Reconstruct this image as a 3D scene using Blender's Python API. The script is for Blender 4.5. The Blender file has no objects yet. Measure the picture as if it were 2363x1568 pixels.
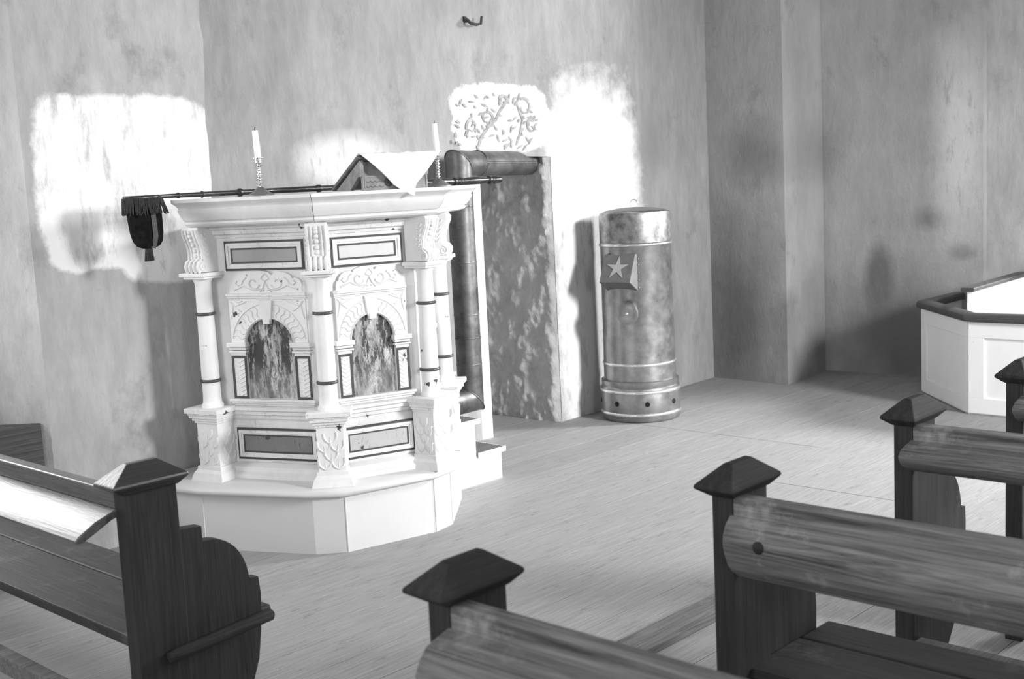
import bpy, math, random
from mathutils import Vector, Matrix

random.seed(7)
scene = bpy.context.scene
col = scene.collection
R = math.radians

# ------------------------------------------------------------------ camera
# world frame: X runs east along the north wall, Y runs north towards it, Z up, floor at 0
cam_d = bpy.data.cameras.new('camera')
cam = bpy.data.objects.new('camera', cam_d)
col.objects.link(cam)
scene.camera = cam
F_PX, PITCH, ROLL, AZ = 2800.0, R(7.56), R(2.86), R(43.5)
f0 = Vector((math.cos(AZ), math.sin(AZ), 0)); r0 = Vector((math.sin(AZ), -math.cos(AZ), 0)); u0 = Vector((0, 0, 1))
fw = f0 * math.cos(PITCH) - u0 * math.sin(PITCH)
up = f0 * math.sin(PITCH) + u0 * math.cos(PITCH)
cu = up * math.cos(ROLL) + r0 * math.sin(ROLL)
cr = r0 * math.cos(ROLL) - up * math.sin(ROLL)
cam.matrix_world = Matrix((
    (cr.x, cu.x, -fw.x, 0.0), (cr.y, cu.y, -fw.y, 0.0), (cr.z, cu.z, -fw.z, 1.65), (0, 0, 0, 1)))
cam_d.sensor_width = 36.0
cam_d.lens = 36.0 * F_PX / 2363.0
cam_d.clip_end = 60
cam_d.dof.use_dof = True
cam_d.dof.focus_distance = 4.9
cam_d.dof.aperture_fstop = 5.0

# ------------------------------------------------------------------ world, light, exposure
world = bpy.data.worlds.new('world'); scene.world = world
world.use_nodes = True
world.node_tree.nodes['Background'].inputs[0].default_value = (0.8, 0.8, 0.8, 1)
world.node_tree.nodes['Background'].inputs[1].default_value = 0.25
vs = scene.view_settings
vs.view_transform = 'Standard'; vs.look = 'None'; vs.gamma = 1.0; vs.use_curve_mapping = False
vs.exposure = -1.1
scene.display_settings.display_device = 'sRGB'
scene.cycles.max_bounces = 6; scene.cycles.diffuse_bounces = 4; scene.cycles.glossy_bounces = 3
scene.cycles.caustics_reflective = False; scene.cycles.caustics_refractive = False

def window_light(name, loc, size, direction, energy, spread=180):
    d = bpy.data.lights.new(name, 'AREA'); d.shape = 'RECTANGLE'
    d.size, d.size_y = size; d.energy = energy; d.spread = R(spread)
    o = bpy.data.objects.new(name, d); col.objects.link(o)
    o.location = loc
    o.rotation_euler = Vector(direction).to_track_quat('-Z', 'Z').to_euler()
    return o
# area lamps as daylight from unseen windows; only the north window is built
window_light('daylight_north_window', (1.55, 5.47, 1.80), (1.1, 1.6), (0, -1, -0.05), 100)
window_light('daylight_south_window', (0.45, -3.12, 2.35), (1.1, 1.7), (0.1, 1, -0.1), 195)
window_light('daylight_south_window_middle', (5.6, -3.12, 2.6), (1.1, 1.9), (0.04, 1, -0.42), 600, 80)  # beam narrowed and aimed down to brighten the floor; no opening in this wall
window_light('daylight_chancel_window', (10.6, 0.10, 2.9), (1.1, 1.9), (-0.75, 0.6, -0.5), 850, 100)
window_light('daylight_west_window', (-4.0, 2.3, 2.6), (1.4, 1.9), (1, 0.08, -0.12), 350)

# ------------------------------------------------------------------ materials
def v4(v): return (v, v, v, 1)
class NT:
    def __init__(s, name, rough=0.8, metallic=0.0, spec=0.3):
        s.m = bpy.data.materials.new(name); s.m.use_nodes = True
        s.t = s.m.node_tree; s.b = s.t.nodes['Principled BSDF']
        s.b.inputs['Roughness'].default_value = rough
        s.b.inputs['Metallic'].default_value = metallic
        s.b.inputs['Specular IOR Level'].default_value = spec
        s.co = None; s.cache = {}
    def n(s, kind, **kw):
        x = s.t.nodes.new(kind)
        for k, v in kw.items(): setattr(x, k, v)
        return x
    def link(s, a, b): s.t.links.new(a, b)
    def coords(s, scale=(1, 1, 1), loc=(0, 0, 0)):
        if s.co is None: s.co = s.n('ShaderNodeTexCoord')
        mp = s.n('ShaderNodeMapping'); s.link(s.co.outputs['Object'], mp.inputs[0])
        mp.inputs['Scale'].default_value = scale; mp.inputs['Location'].default_value = loc
        return mp.outputs[0]
    def noise(s, scale=5, detail=6, rough=0.6, stretch=(1, 1, 1), loc=(0, 0, 0), dist=0.0):
        x = s.n('ShaderNodeTexNoise'); s.link(s.coords(stretch, loc), x.inputs['Vector'])
        x.inputs['Scale'].default_value = scale; x.inputs['Detail'].default_value = min(detail, 5.5)
        x.inputs['Roughness'].default_value = rough; x.inputs['Distortion'].default_value = dist
        return x.outputs['Fac']
    def ramp(s, fac, pts, interp='LINEAR'):
        x = s.n('ShaderNodeValToRGB'); s.link(fac, x.inputs[0]); e = x.color_ramp.elements
        x.color_ramp.interpolation = interp
        e[0].position, e[0].color = pts[0][0], v4(pts[0][1])
        e[1].position, e[1].color = pts[-1][0], v4(pts[-1][1])
        for p, v in pts[1:-1]: k = e.new(p); k.color = v4(v)
        return x.outputs[0]
    def mix(s, fac, a, b, mode='MIX'):
        x = s.n('ShaderNodeMix', data_type='RGBA', blend_type=mode)
        for v, i in ((fac, 0), (a, 6), (b, 7)):
            if isinstance(v, (int, float)): x.inputs[i].default_value = v if i == 0 else v4(v)
            else: s.link(v, x.inputs[i])
        return x.outputs[2]
    def math(s, op, a, b=None, clamp=False):
        x = s.n('ShaderNodeMath', operation=op, use_clamp=clamp)
        for v, i in ((a, 0), (b, 1)):
            if v is None: continue
            if isinstance(v, (int, float)): x.inputs[i].default_value = v
            else: s.link(v, x.inputs[i])
        return x.outputs[0]
    def xyz(s):
        if s.co is None: s.co = s.n('ShaderNodeTexCoord')
        x = s.n('ShaderNodeSeparateXYZ'); s.link(s.co.outputs['Object'], x.inputs[0]); return x.outputs
    def color(s, c):
        if isinstance(c, (int, float)): s.b.inputs['Base Color'].default_value = v4(c)
        else: s.link(c, s.b.inputs['Base Color'])
    def bump(s, h, strength=0.3, dist=0.01):
        x = s.n('ShaderNodeBump'); s.link(h, x.inputs['Height'])
        x.inputs['Strength'].default_value = strength; x.inputs['Distance'].default_value = dist
        s.link(x.outputs[0], s.b.inputs['Normal'])
    def patch(s, ax, az, cx, cz, hx, hz, wob=0.12, soft=0.03, power=6, scale=6):
        """soft-edged ragged patch around (cx,cz): superellipse distance disturbed by noise"""
        c = s.xyz()
        dx = s.math('POWER', s.math('ABSOLUTE', s.math('DIVIDE', s.math('SUBTRACT', c[ax], cx), hx)), power)
        dz = s.math('POWER', s.math('ABSOLUTE', s.math('DIVIDE', s.math('SUBTRACT', c[az], cz), hz)), power)
        d = s.math('POWER', s.math('ADD', dx, dz), 1.0 / power)
        if scale not in s.cache: s.cache[scale] = s.math('SUBTRACT', s.noise(scale, 8, 0.65), 0.5)
        nz = s.math('MULTIPLY', s.cache[scale], wob * 4)
        d = s.math('ADD', d, nz)
        return s.math('DIVIDE', s.math('SUBTRACT', 1.0 + soft, d), 2 * soft, True)

def plaster(name, base=0.42, patches=(), stain=(), streak=1.0):
    k = NT(name, 0.92, spec=0.12)
    big = k.ramp(k.noise(1.6, 8, 0.62, (1, 1, 0.6)), [(0.25, base * 0.80), (0.75, base * 1.18)])
    ver = k.ramp(k.noise(14, 9, 0.74, (1, 1, 0.28), (3, 1, 2)), [(0.30, 0.82), (0.72, 1.12)])
    c = k.mix(streak, big, ver, 'MULTIPLY')
    blo = k.ramp(k.noise(3.3, 7, 0.7, (1, 1, 0.8), (9, 4, 1)), [(0.28, 0.72), (0.42, 1.0), (1.0, 1.05)])
    c = k.mix(1.0, c, blo, 'MULTIPLY')
    for p in stain:
        f = k.patch(*p[0:6], wob=p[7], soft=p[8], power=2, scale=p[9] if len(p) > 9 else 5)
        c = k.mix(k.math('MULTIPLY', f, p[10] if len(p) > 10 else 1.0), c, p[6])
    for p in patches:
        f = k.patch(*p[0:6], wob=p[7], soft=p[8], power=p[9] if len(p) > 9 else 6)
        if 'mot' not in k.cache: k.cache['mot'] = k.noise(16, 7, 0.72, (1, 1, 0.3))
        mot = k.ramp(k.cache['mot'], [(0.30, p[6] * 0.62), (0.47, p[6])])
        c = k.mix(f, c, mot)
    k.color(c)
    h = k.math('ADD', k.math('MULTIPLY', k.noise(3, 6, 0.6, (1, 1, 0.7)), 1.0), k.math('MULTIPLY', k.noise(30, 8, 0.7, (1, 1, 0.6)), 0.30))
    k.bump(h, 0.5, 0.03)
    return k.m

def wood(name, base=0.1, axis=1, rough=0.42, contrast=0.5, wear=0.0, spec=0.4, smudge=0.0):
    k = NT(name, rough, spec=spec)
    st = [22, 22, 22]; st[axis] = 1.1
    g = k.noise(2.4, 9, 0.68, tuple(st), dist=1.1)
    st2 = [90, 90, 90]; st2[axis] = 2.5
    g2 = k.noise(2.0, 6, 0.7, tuple(st2), (3, 7, 1))
    c = k.ramp(g, [(0.28, base * (1 - contrast)), (0.52, base), (0.75, base * (1 + contrast * 0.8))])
    c = k.mix(0.8, c, k.ramp(g2, [(0.25, 0.62), (0.6, 1.12)]), 'MULTIPLY')
    if wear > 0:
        f = k.ramp(k.noise(4.5, 9, 0.75, (1, 1, 1), (5, 2, 8)), [(0.56, 0), (0.70, wear)])
        c = k.mix(f, c, min(0.7, base * 3.4))
    if smudge > 0:
        st3 = [3.0, 3.0, 3.0]; st3[axis] = 1.0
        f = k.ramp(k.noise(6, 8, 0.78, tuple(st3), (1, 5, 2)), [(0.57, 0), (0.68, smudge)])
        c = k.mix(f, c, base * 0.45)
    k.color(c)
    k.bump(k.math('ADD', g, k.math('MULTIPLY', g2, 0.5)), 0.25, 0.006)
    return k.m

def white_paint(name, base=0.80, chips=0.5, dirt=0.5, rough=0.5, streak=0.0):
    k = NT(name, rough, spec=0.3)
    d = k.ramp(k.noise(7, 7, 0.65), [(0.25, base * (1 - 0.25 * dirt)), (0.6, base)])
    c = d
    if streak > 0:
        f = k.ramp(k.noise(5, 9, 0.8, (7, 7, 1.6), (2, 2, 5), 0.4), [(0.56, 0), (0.70, streak)])
        c = k.mix(f, c, base * 0.25)
    if chips > 0:
        f = k.ramp(k.noise(11, 5, 0.55, (1, 1, 1), (8, 3, 3)), [(0.72 - 0.04 * chips, 0), (0.735 - 0.04 * chips, 1)])
        c = k.mix(f, c, 0.07)
    k.color(c)
    k.bump(k.noise(60, 4, 0.6), 0.12, 0.003)
    return k.m

def flat(name, v, rough=0.6, metallic=0.0, spec=0.3, var=0.15, scale=20):
    k = NT(name, rough, metallic, spec)
    k.color(k.ramp(k.noise(scale, 6, 0.65), [(0.3, v * (1 - var)), (0.7, v * (1 + var))]))
    return k.m

def metal(name, v, rough=0.4, var=0.4, scale=7, bumpy=0.0):
    k = NT(name, rough, 0.85, 0.5)
    k.color(k.ramp(k.noise(scale, 9, 0.72), [(0.3, v * (1 - var)), (0.7, v * (1 + var))]))
    k.link(k.ramp(k.noise(scale * 2, 6, 0.7, (1, 1, 1), (4, 4, 4)), [(0.3, rough * 0.75), (0.7, min(1, rough * 1.4))]), k.b.inputs['Roughness'])
    if bumpy: k.bump(k.noise(9, 3, 0.5), bumpy, 0.01)
    return k.m

def painting(name, off):
    k = NT(name, 0.6, spec=0.25)
    base = k.ramp(k.noise(9, 8, 0.75, (3, 3, 0.8), off), [(0.30, 0.12), (0.48, 0.36), (0.70, 0.78)])
    c = k.xyz()
    dark = k.ramp(k.noise(7, 9, 0.82, (2.4, 2.4, 0.7), (off[0] + 3, off[1], off[2] + 2)), [(0.45, 0), (0.53, 1)])
    low = k.ramp(k.math('MULTIPLY', c[2], 1.0), [(0.66, 0.35), (0.86, 1.0)])
    col_ = k.mix(k.math('MULTIPLY', dark, low), base, 0.06)
    k.color(col_); return k.m

M = {}
# wall patches are in wall coordinates (X east, Z up): older whitewash where limewash was cut back, plus one painted sun strip
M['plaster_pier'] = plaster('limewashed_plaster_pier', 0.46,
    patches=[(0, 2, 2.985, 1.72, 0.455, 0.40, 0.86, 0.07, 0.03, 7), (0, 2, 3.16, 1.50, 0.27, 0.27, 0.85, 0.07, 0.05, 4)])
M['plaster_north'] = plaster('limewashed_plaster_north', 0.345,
    patches=[(0, 2, 5.66, 2.03, 0.42, 0.22, 0.86, 0.15, 0.05, 3), (0, 2, 6.56, 1.02, 0.50, 1.20, 0.86, 0.14, 0.16, 4), (0, 2, 4.42, 1.80, 0.34, 0.14, 0.60, 0.16, 0.30, 2), (0, 2, 5.45, 0.83, 0.07, 0.95, 0.92, 0.05, 0.2, 6)],  # last patch: sunlight on the strip beside the stovepipe, painted as pale colour
    stain=[(0, 2, 6.74, 1.50, 0.035, 0.09, 0.40, 0.10, 0.3), (0, 2, 7.35, 0.35, 0.18, 0.30, 0.24, 0.16, 0.5), (0, 2, 7.25, 1.85, 0.12, 0.18, 0.27, 0.16, 0.6)])
M['plaster_east'] = plaster('stained_plaster_east', 0.38,
    stain=[(1, 2, 4.2, 0.30, 0.45, 0.45, 0.17, 0.22, 0.6, 3), (1, 2, 4.35, 0.72, 0.11, 0.26, 0.17, 0.22, 0.4, 4), (1, 2, 3.72, 0.95, 0.08, 0.06, 0.17, 0.2, 0.5, 4),
           (1, 2, 3.95, 1.2, 0.12, 0.07, 0.22, 0.3, 0.6, 4), (1, 2, 5.15, 0.45, 0.30, 0.60, 0.17, 0.25, 0.7, 3), (1, 2, 5.0, 1.75, 0.25, 0.20, 0.24, 0.3, 0.7, 3)],
    patches=[(1, 2, 3.74, 1.75, 0.15, 0.60, 0.58, 0.2, 0.6, 3)], streak=0.5)
M['plaster_plain'] = plaster('plain_plaster', 0.45)
k = NT('rough_stone_plaster', 0.95, spec=0.1)
k.color(k.ramp(k.noise(7, 9, 0.7, (1, 1, 0.8)), [(0.3, 0.40), (0.7, 0.55)])); k.bump(k.noise(26, 8, 0.7, (1, 1, 0.7)), 0.7, 0.02)
M['rough'] = k.m
M['ceiling'] = flat('whitewashed_ceiling', 0.6, 0.9)
M['white'] = white_paint('chipped_white_oil_paint', 0.82, 0.7, 0.45, streak=0.12)
M['white_stained'] = white_paint('stained_white_oil_paint', 0.80, 0.8, 0.6, streak=0.45)
M['white_clean'] = white_paint('clean_white_paint', 0.66, 0.0, 0.15, 0.45)
M['white_steps'] = white_paint('bright_white_paint', 0.90, 0.15, 0.15, 0.5)
M['field_grey'] = white_paint('grey_panel_paint', 0.38, 0.75, 0.6)
M['field_light'] = white_paint('pale_panel_paint', 0.72, 0.95, 0.4)
M['field_dark'] = white_paint('dark_panel_paint', 0.22, 0.9, 0.7, streak=1.0)
M['field_streaked'] = white_paint('streaked_panel_paint', 0.52, 0.7, 0.6, streak=0.8)
M['line'] = flat('dark_painted_line', 0.075, 0.5)
M['ring'] = flat('dark_painted_ring', 0.07, 0.35, spec=0.5)
M['paint_w'] = painting('damaged_painting_west', (1, 2, 3)); M['paint_s'] = painting('damaged_painting_south', (6, 3, 1)); M['paint_e'] = painting('damaged_painting_east', (2, 8, 5))
M['pew_y'] = wood('pew_wood_rail', 0.19, 1, 0.42, 0.75, 0.4, 0.3)
M['pew_y_dark'] = wood('pew_wood_seat', 0.045, 1, 0.55, 0.5, 0.5, 0.25)
M['pew_z'] = wood('pew_wood_upright', 0.032, 2, 0.55, 0.5, 0.0, 0.25)
M['pew_x'] = wood('pew_wood_cap', 0.038, 0, 0.75, 0.4, 0.15, 0.12)
M['pew_gloss'] = wood('pew_wood_varnished', 0.11, 1, 0.22, 0.5, 0.3, 0.7)
M['pew_gloss_x'] = wood('pew_cap_varnished', 0.035, 0, 0.24, 0.4, 0.0, 0.7)
M['shade_band_wood'] = wood('dark_shade_band_wood', 0.10, 0, 0.8, 0.4, 0.0, 0.1)
M['plank'] = wood('weathered_plank', 0.16, 0, 0.7, 0.5, 0.3)
M['tread'] = wood('stair_tread_wood', 0.16, 0, 0.6, 0.4, 0.0)
for i, b in enumerate((0.31, 0.32, 0.335, 0.325)):
    M['board%d' % i] = wood('floorboard_wood_%d' % i, b, 0, 0.6, 0.14, 0.0, spec=0.2, smudge=0.6)
M['desk_wood'] = wood('book_desk_wood', 0.16, 0, 0.6, 0.5)
M['desk_grey'] = flat('book_desk_grey_paint', 0.30, 0.6, var=0.3)
M['cloth'] = flat('white_linen', 0.93, 0.9, var=0.03)
M['wax'] = flat('candle_wax', 0.92, 0.5, var=0.03)
M['wick'] = flat('charred_wick', 0.02, 0.9)
M['brass'] = metal('polished_brass', 0.62, 0.22, 0.15)
M['brass_dull'] = metal('dull_brass', 0.32, 0.45, 0.3)
M['pole'] = wood('black_turned_pole', 0.022, 0, 0.22, 0.3, spec=0.6)
M['velvet'] = flat('black_velvet', 0.012, 0.95, spec=0.1, var=0.6, scale=30)
M['braid'] = flat('grey_braid', 0.11, 0.85, var=0.3, scale=120)
M['fringe'] = flat('dark_fringe', 0.04, 0.85, var=0.5, scale=90)
M['pipe'] = metal('stovepipe_sheet_iron', 0.16, 0.42, 0.5, 6)
M['iron'] = metal('stove_sheet_iron', 0.32, 0.33, 0.35, 6, 0.15)
M['iron_top'] = metal('stove_scorched_iron', 0.27, 0.4, 0.65, 12)
M['band'] = metal('bright_stove_band', 0.80, 0.25, 0.1)
M['stove_dark'] = flat('stove_dark_enamel', 0.17, 0.5)
M['star'] = flat('pale_star_paint', 0.45, 0.6)
M['hole'] = flat('dark_hole', 0.01, 0.9)
M['hook'] = flat('rusty_iron', 0.06, 0.8)
M['mural'] = flat('faded_mural_paint', 0.34, 0.95, var=0.4, scale=25)
M['dark_rail'] = wood('dark_painted_rail', 0.07, 1, 0.4, 0.3)
M['frame_paint'] = flat('window_frame_paint', 0.6)
k = NT('window_glass', 0.05); k.color(0.9); k.b.inputs['Transmission Weight'].default_value = 1.0; M['glass'] = k.m

# ------------------------------------------------------------------ mesh helpers
class MB:
    def __init__(s): s.v = []; s.f = []
    def add(s, vs, fs):
        o = len(s.v); s.v += [tuple(x) for x in vs]; s.f += [tuple(i + o for i in f) for f in fs]; return s
    def prism(s, a, b):                       # two matching loops of points
        n = len(a)
        return s.add(list(a) + list(b), [tuple(range(n))[::-1], tuple(range(n, 2 * n))] + [(i, (i + 1) % n, n + (i + 1) % n, n + i) for i in range(n)])
    def box(s, x0, x1, y0, y1, z0, z1, T=None):
        T = T or (lambda a, b, c: (a, b, c))
        return s.prism([T(x0, y0, z0), T(x1, y0, z0), T(x1, y1, z0), T(x0, y1, z0)], [T(x0, y0, z1), T(x1, y0, z1), T(x1, y1, z1), T(x0, y1, z1)])
    def lathe(s, c, prof, seg=24, T=None, arc=None):
        T = T or (lambda a, b, z: (c[0] + a, c[1] + b, c[2] + z))
        o = len(s.v); n = len(prof)
        for r, z in prof:
            for i in range(seg):
                a = 2 * math.pi * i / seg; s.v.append(tuple(T(r * math.cos(a), r * math.sin(a), z)))
        for j in range(n - 1):
            for i in range(seg):
                k2 = (i + 1) % seg
                s.f.append((o + j * seg + i, o + j * seg + k2, o + (j + 1) * seg + k2, o + (j + 1) * seg + i))
        s.f.append(tuple(o + i for i in range(seg))[::-1]); s.f.append(tuple(o + (n - 1) * seg + i for i in range(seg)))
        return s
    def tube(s, pts, r, seg=10, close=True):
        pts = [Vector(p) for p in pts]; rs = r if isinstance(r, (list, tuple)) else [r] * len(pts)
        o = len(s.v); ref = None
        for i, p in enumerate(pts):
            t = (pts[min(i + 1, len(pts) - 1)] - pts[max(i - 1, 0)]).normalized()
            if ref is None: ref = Vector((0, 0, 1)) if abs(t.z) < 0.9 else Vector((1, 0, 0))
            a = t.cross(ref).normalized(); b = a.cross(t).normalized(); ref = b
            for q in range(seg):
                an = 2 * math.pi * q / seg; s.v.append(tuple(p + (a * math.cos(an) + b * math.sin(an)) * rs[i]))
        for j in range(len(pts) - 1):
            for q in range(seg):
                q2 = (q + 1) % seg
                s.f.append((o + j * seg + q, o + j * seg + q2, o + (j + 1) * seg + q2, o + (j + 1) * seg + q))
        if close:
            s.f.append(tuple(o + q for q in range(seg))[::-1]); s.f.append(tuple(o + (len(pts) - 1) * seg + q for q in range(seg)))
        return s
    def ribbon(s, T, pts, w, n0, n1):         # raised ribbon lying in a facet plane, pts are (s,z)
        P = [Vector((p[0], p[1])) for p in pts]; ws = w if isinstance(w, (list, tuple)) else [w] * len(P)
        L, Rr = [], []
        for i, p in enumerate(P):
            t = (P[min(i + 1, len(P) - 1)] - P[max(i - 1, 0)])
            if t.length < 1e-9: t = Vector((1, 0))
            t.normalize(); nn = Vector((-t.y, t.x)) * ws[i] / 2
            L.append(p + nn); Rr.append(p - nn)
        o = len(s.v); m = len(P)
        for i in range(m):
            mid = (L[i] + Rr[i]) / 2
            s.v += [tuple(T(L[i].x, n0, L[i].y)), tuple(T(mid.x, n1, mid.y)), tuple(T(Rr[i].x, n0, Rr[i].y))]
        for i in range(m - 1):
            a = o + 3 * i; b = a + 3
            s.f += [(a, a + 1, b + 1, b), (a + 1, a + 2, b + 2, b + 1)]
        return s
    def poly(s, T, pts, n0, n1):
        return s.prism([T(a, n0, b) for a, b in pts], [T(a, n1, b) for a, b in pts])
    def frame(s, T, s0, s1, z0, z1, w, n0, n1):
        for a in ((s0, s1, z0, z0 + w), (s0, s1, z1 - w, z1), (s0, s0 + w, z0 + w, z1 - w), (s1 - w, s1, z0 + w, z1 - w)):
            s.box(a[0], a[1], n0, n1, a[2], a[3], T)
        return s
    def sweep(s, path, prof, caps=True):      # mitred moulding: path of (x,y), profile of (offset outward, z)
        P = [Vector(p) for p in path]; o = len(s.v); n = len(prof)
        for i, p in enumerate(P):
            d1 = (P[i] - P[i - 1]).normalized() if i > 0 else None
            d2 = (P[i + 1] - P[i]).normalized() if i < len(P) - 1 else None
            d1 = d1 or d2; d2 = d2 or d1
            n1 = Vector((d1.y, -d1.x)); n2 = Vector((d2.y, -d2.x)); b = (n1 + n2)
            b = b / max(0.3, b.dot(n1))
            for off, z in prof: s.v.append((p.x + b.x * off, p.y + b.y * off, z))
        for i in range(len(P) - 1):
            for j in range(n):
                j2 = (j + 1) % n
                s.f.append((o + i * n + j, o + i * n + j2, o + (i + 1) * n + j2, o + (i + 1) * n + j))
        if caps: s.f.append(tuple(o + j for j in range(n))); s.f.append(tuple(o + (len(P) - 1) * n + j for j in range(n))[::-1])
        return s
    def build(s, name, mat, parent=None, smooth=None, bevel=0.0):
        org = world_loc(parent)
        me = bpy.data.meshes.new(name)
        me.from_pydata([(x - org[0], y - org[1], z - org[2]) for x, y, z in s.v], [], s.f)
        me.update()
        import bmesh
        bm = bmesh.new(); bm.from_mesh(me); bmesh.ops.recalc_face_normals(bm, faces=bm.faces); bm.to_mesh(me); bm.free()
        me.materials.append(M[mat])
        if smooth is not None:
            me.shade_smooth(); me.set_sharp_from_angle(angle=R(smooth))
        o = bpy.data.objects.new(name, me); col.objects.link(o)
        if parent: o.parent = parent
        if bevel:
            b = o.modifiers.new('bevel', 'BEVEL'); b.width = bevel; b.segments = 2; b.limit_method = 'ANGLE'; b.angle_limit = R(35)
        return o
def world_loc(o):
    l = Vector((0, 0, 0))
    while o: l += o.location; o = o.parent
    return l
def tag(o, label=None, cat=None, group=None, kind=None):
    for k_, v_ in (('label', label), ('category', cat), ('group', group), ('kind', kind)):
        if v_: o[k_] = v_
    return o
def thing(name, loc, label, cat, group=None):
    o = bpy.data.objects.new(name, None); col.objects.link(o); o.location = loc; o.empty_display_size = 0.1
    return tag(o, label, cat, group)
def struct(o, label=None): return tag(o, label, None, None, 'structure')
def copy_part(o, parent, loc=None):
    c = o.copy(); col.objects.link(c); c.parent = parent
    if loc is not None: c.location = loc
    return c
def arc(cx, cz, rx, rz, a0, a1, n):
    return [(cx + rx * math.cos(R(a0 + (a1 - a0) * i / n)), cz + rz * math.sin(R(a0 + (a1 - a0) * i / n))) for i in range(n + 1)]
def spiral(cx, cz, r_0, r_1, a0, a1, n=18):
    return [(cx + (r_0 + (r_1 - r_0) * i / n) * math.cos(R(a0 + (a1 - a0) * i / n)), cz + (r_0 + (r_1 - r_0) * i / n) * math.sin(R(a0 + (a1 - a0) * i / n))) for i in range(n + 1)]

# ------------------------------------------------------------------ the setting
# floor: a sub-floor and single boards running east-west
floor = struct(MB().box(-4.2, 13.2, -3.4, 6.3, -0.12, -0.03).build('floor', 'hole'), 'bare wooden church floor of long boards')
y = -3.2; row = 0
while y < 6.2:
    w = random.uniform(0.20, 0.30)
    if y < 3.275 < y + w: w = 3.275 - y
    y1 = min(y + w, 6.25)
    jx = 5.43 + random.choice((0, 0, 0.0)) if y < 3.30 else 6.26
    if y < 2.3: jx = 4.6 + random.uniform(-1.2, 1.6)
    cuts = [-4.1, random.uniform(-0.5, 1.0), jx, jx + random.uniform(2.2, 2.8), 13.1]
    for a, b in zip(cuts, cuts[1:]):
        dz = 0.0
        MB().box(a + 0.003, b - 0.003, y + 0.0014, y1 - 0.0014, -0.03, dz).build('floorboard', 'board%d' % random.randrange(4), floor)
    y = y1; row += 1

def wall_poly(name, pts, z0, z1, mat, parent=None, label=None):     # plan polygon extruded upward
    o = MB().prism([(x, yy, z0) for x, yy in pts], [(x, yy, z1) for x, yy in pts]).build(name, mat, parent)
    return o if parent else struct(o, label)
HC = 4.6
# north wall: pier between the window recess and the pulpit, wall behind the pulpit, niche, wall beside the stove
def pier():
    m = MB(); a = []; b = []
    zs = [i * 0.1 for i in range(0, 47)]
    edge = [(3.435 + 0.010 * math.sin(zz * 3.1) + 0.006 * math.sin(zz * 11 + 1) + 0.004 * math.sin(zz * 27), zz) for zz in zs]
    for yy, lst in ((5.27, a), (5.52, b)):
        lst.append((2.48 if yy < 5.4 else 2.25, yy, 0)); lst += [(x, yy, zz) for x, zz in edge]; lst.append((2.48 if yy < 5.4 else 2.25, yy, 4.6))
    return m.prism(a, b)
wn = struct(pier().build('wall_north', 'plaster_pier'), 'light grey plaster pier with a ragged white patch, left of the pulpit')
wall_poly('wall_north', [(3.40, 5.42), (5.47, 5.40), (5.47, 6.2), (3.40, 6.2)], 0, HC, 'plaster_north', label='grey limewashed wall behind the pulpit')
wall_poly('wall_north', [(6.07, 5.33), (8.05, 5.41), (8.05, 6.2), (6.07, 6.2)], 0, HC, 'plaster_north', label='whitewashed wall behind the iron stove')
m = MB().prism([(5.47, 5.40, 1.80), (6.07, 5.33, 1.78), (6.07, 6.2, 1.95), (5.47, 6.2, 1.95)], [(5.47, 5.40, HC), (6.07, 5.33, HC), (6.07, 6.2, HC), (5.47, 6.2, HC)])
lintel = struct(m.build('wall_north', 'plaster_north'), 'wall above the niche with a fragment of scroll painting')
wall_poly('wall_north', [(5.30, 6.15), (6.25, 6.15), (6.25, 6.3), (5.30, 6.3)], 0, HC, 'rough', label='rough back of the deep wall niche')
wall_poly('wall_north', [(-4.1, 5.27), (0.65, 5.27), (0.90, 5.52), (0.90, 6.2), (-4.1, 6.2)], 0, HC, 'plaster_plain', label='north wall west of the window recess')
wall_poly('wall_north', [(0.65, 5.50), (2.42, 5.50), (2.42, 6.2), (0.65, 6.2)], 0, 0.98, 'plaster_plain', label='wall below the north window')
m = MB().prism([(0.85, 5.27, 2.75), (2.66, 5.27, 2.75), (2.66, 6.2, 2.65), (0.85, 6.2, 2.65)], [(0.85, 5.27, HC), (2.66, 5.27, HC), (2.66, 6.2, HC), (0.85, 6.2, HC)])
struct(m.build('wall_north', 'plaster_plain'), 'wall above the north window')
# rough right-hand cheek of the niche: broken surface in real relief
def rough_cheek():
    m = MB(); ny, nz = 80, 170
    from mathutils import noise
    for j in range(nz + 1):
        for i in range(ny + 1):
            yy = 5.333 + 0.84 * i / ny; zz = 1.95 * j / nz
            e = min(1, i / 3.0)
            d = 0.030 * noise.fractal(Vector((yy * 7, zz * 5.0, 3.1)), 0.8, 2.0, 6) + 0.012 * noise.noise(Vector((yy * 25, zz * 19, 1)))
            m.v.append((6.067 + (d - 0.030) * e, yy, zz))
    for j in range(nz):
        for i in range(ny):
            a = j * (ny + 1) + i; m.f.append((a, a + 1, a + ny + 2, a + ny + 1))
    return m
rc = rough_cheek().build('wall_north', 'rough', None, 60); struct(rc, 'rough dark plaster cheek of the wall niche')
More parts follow.
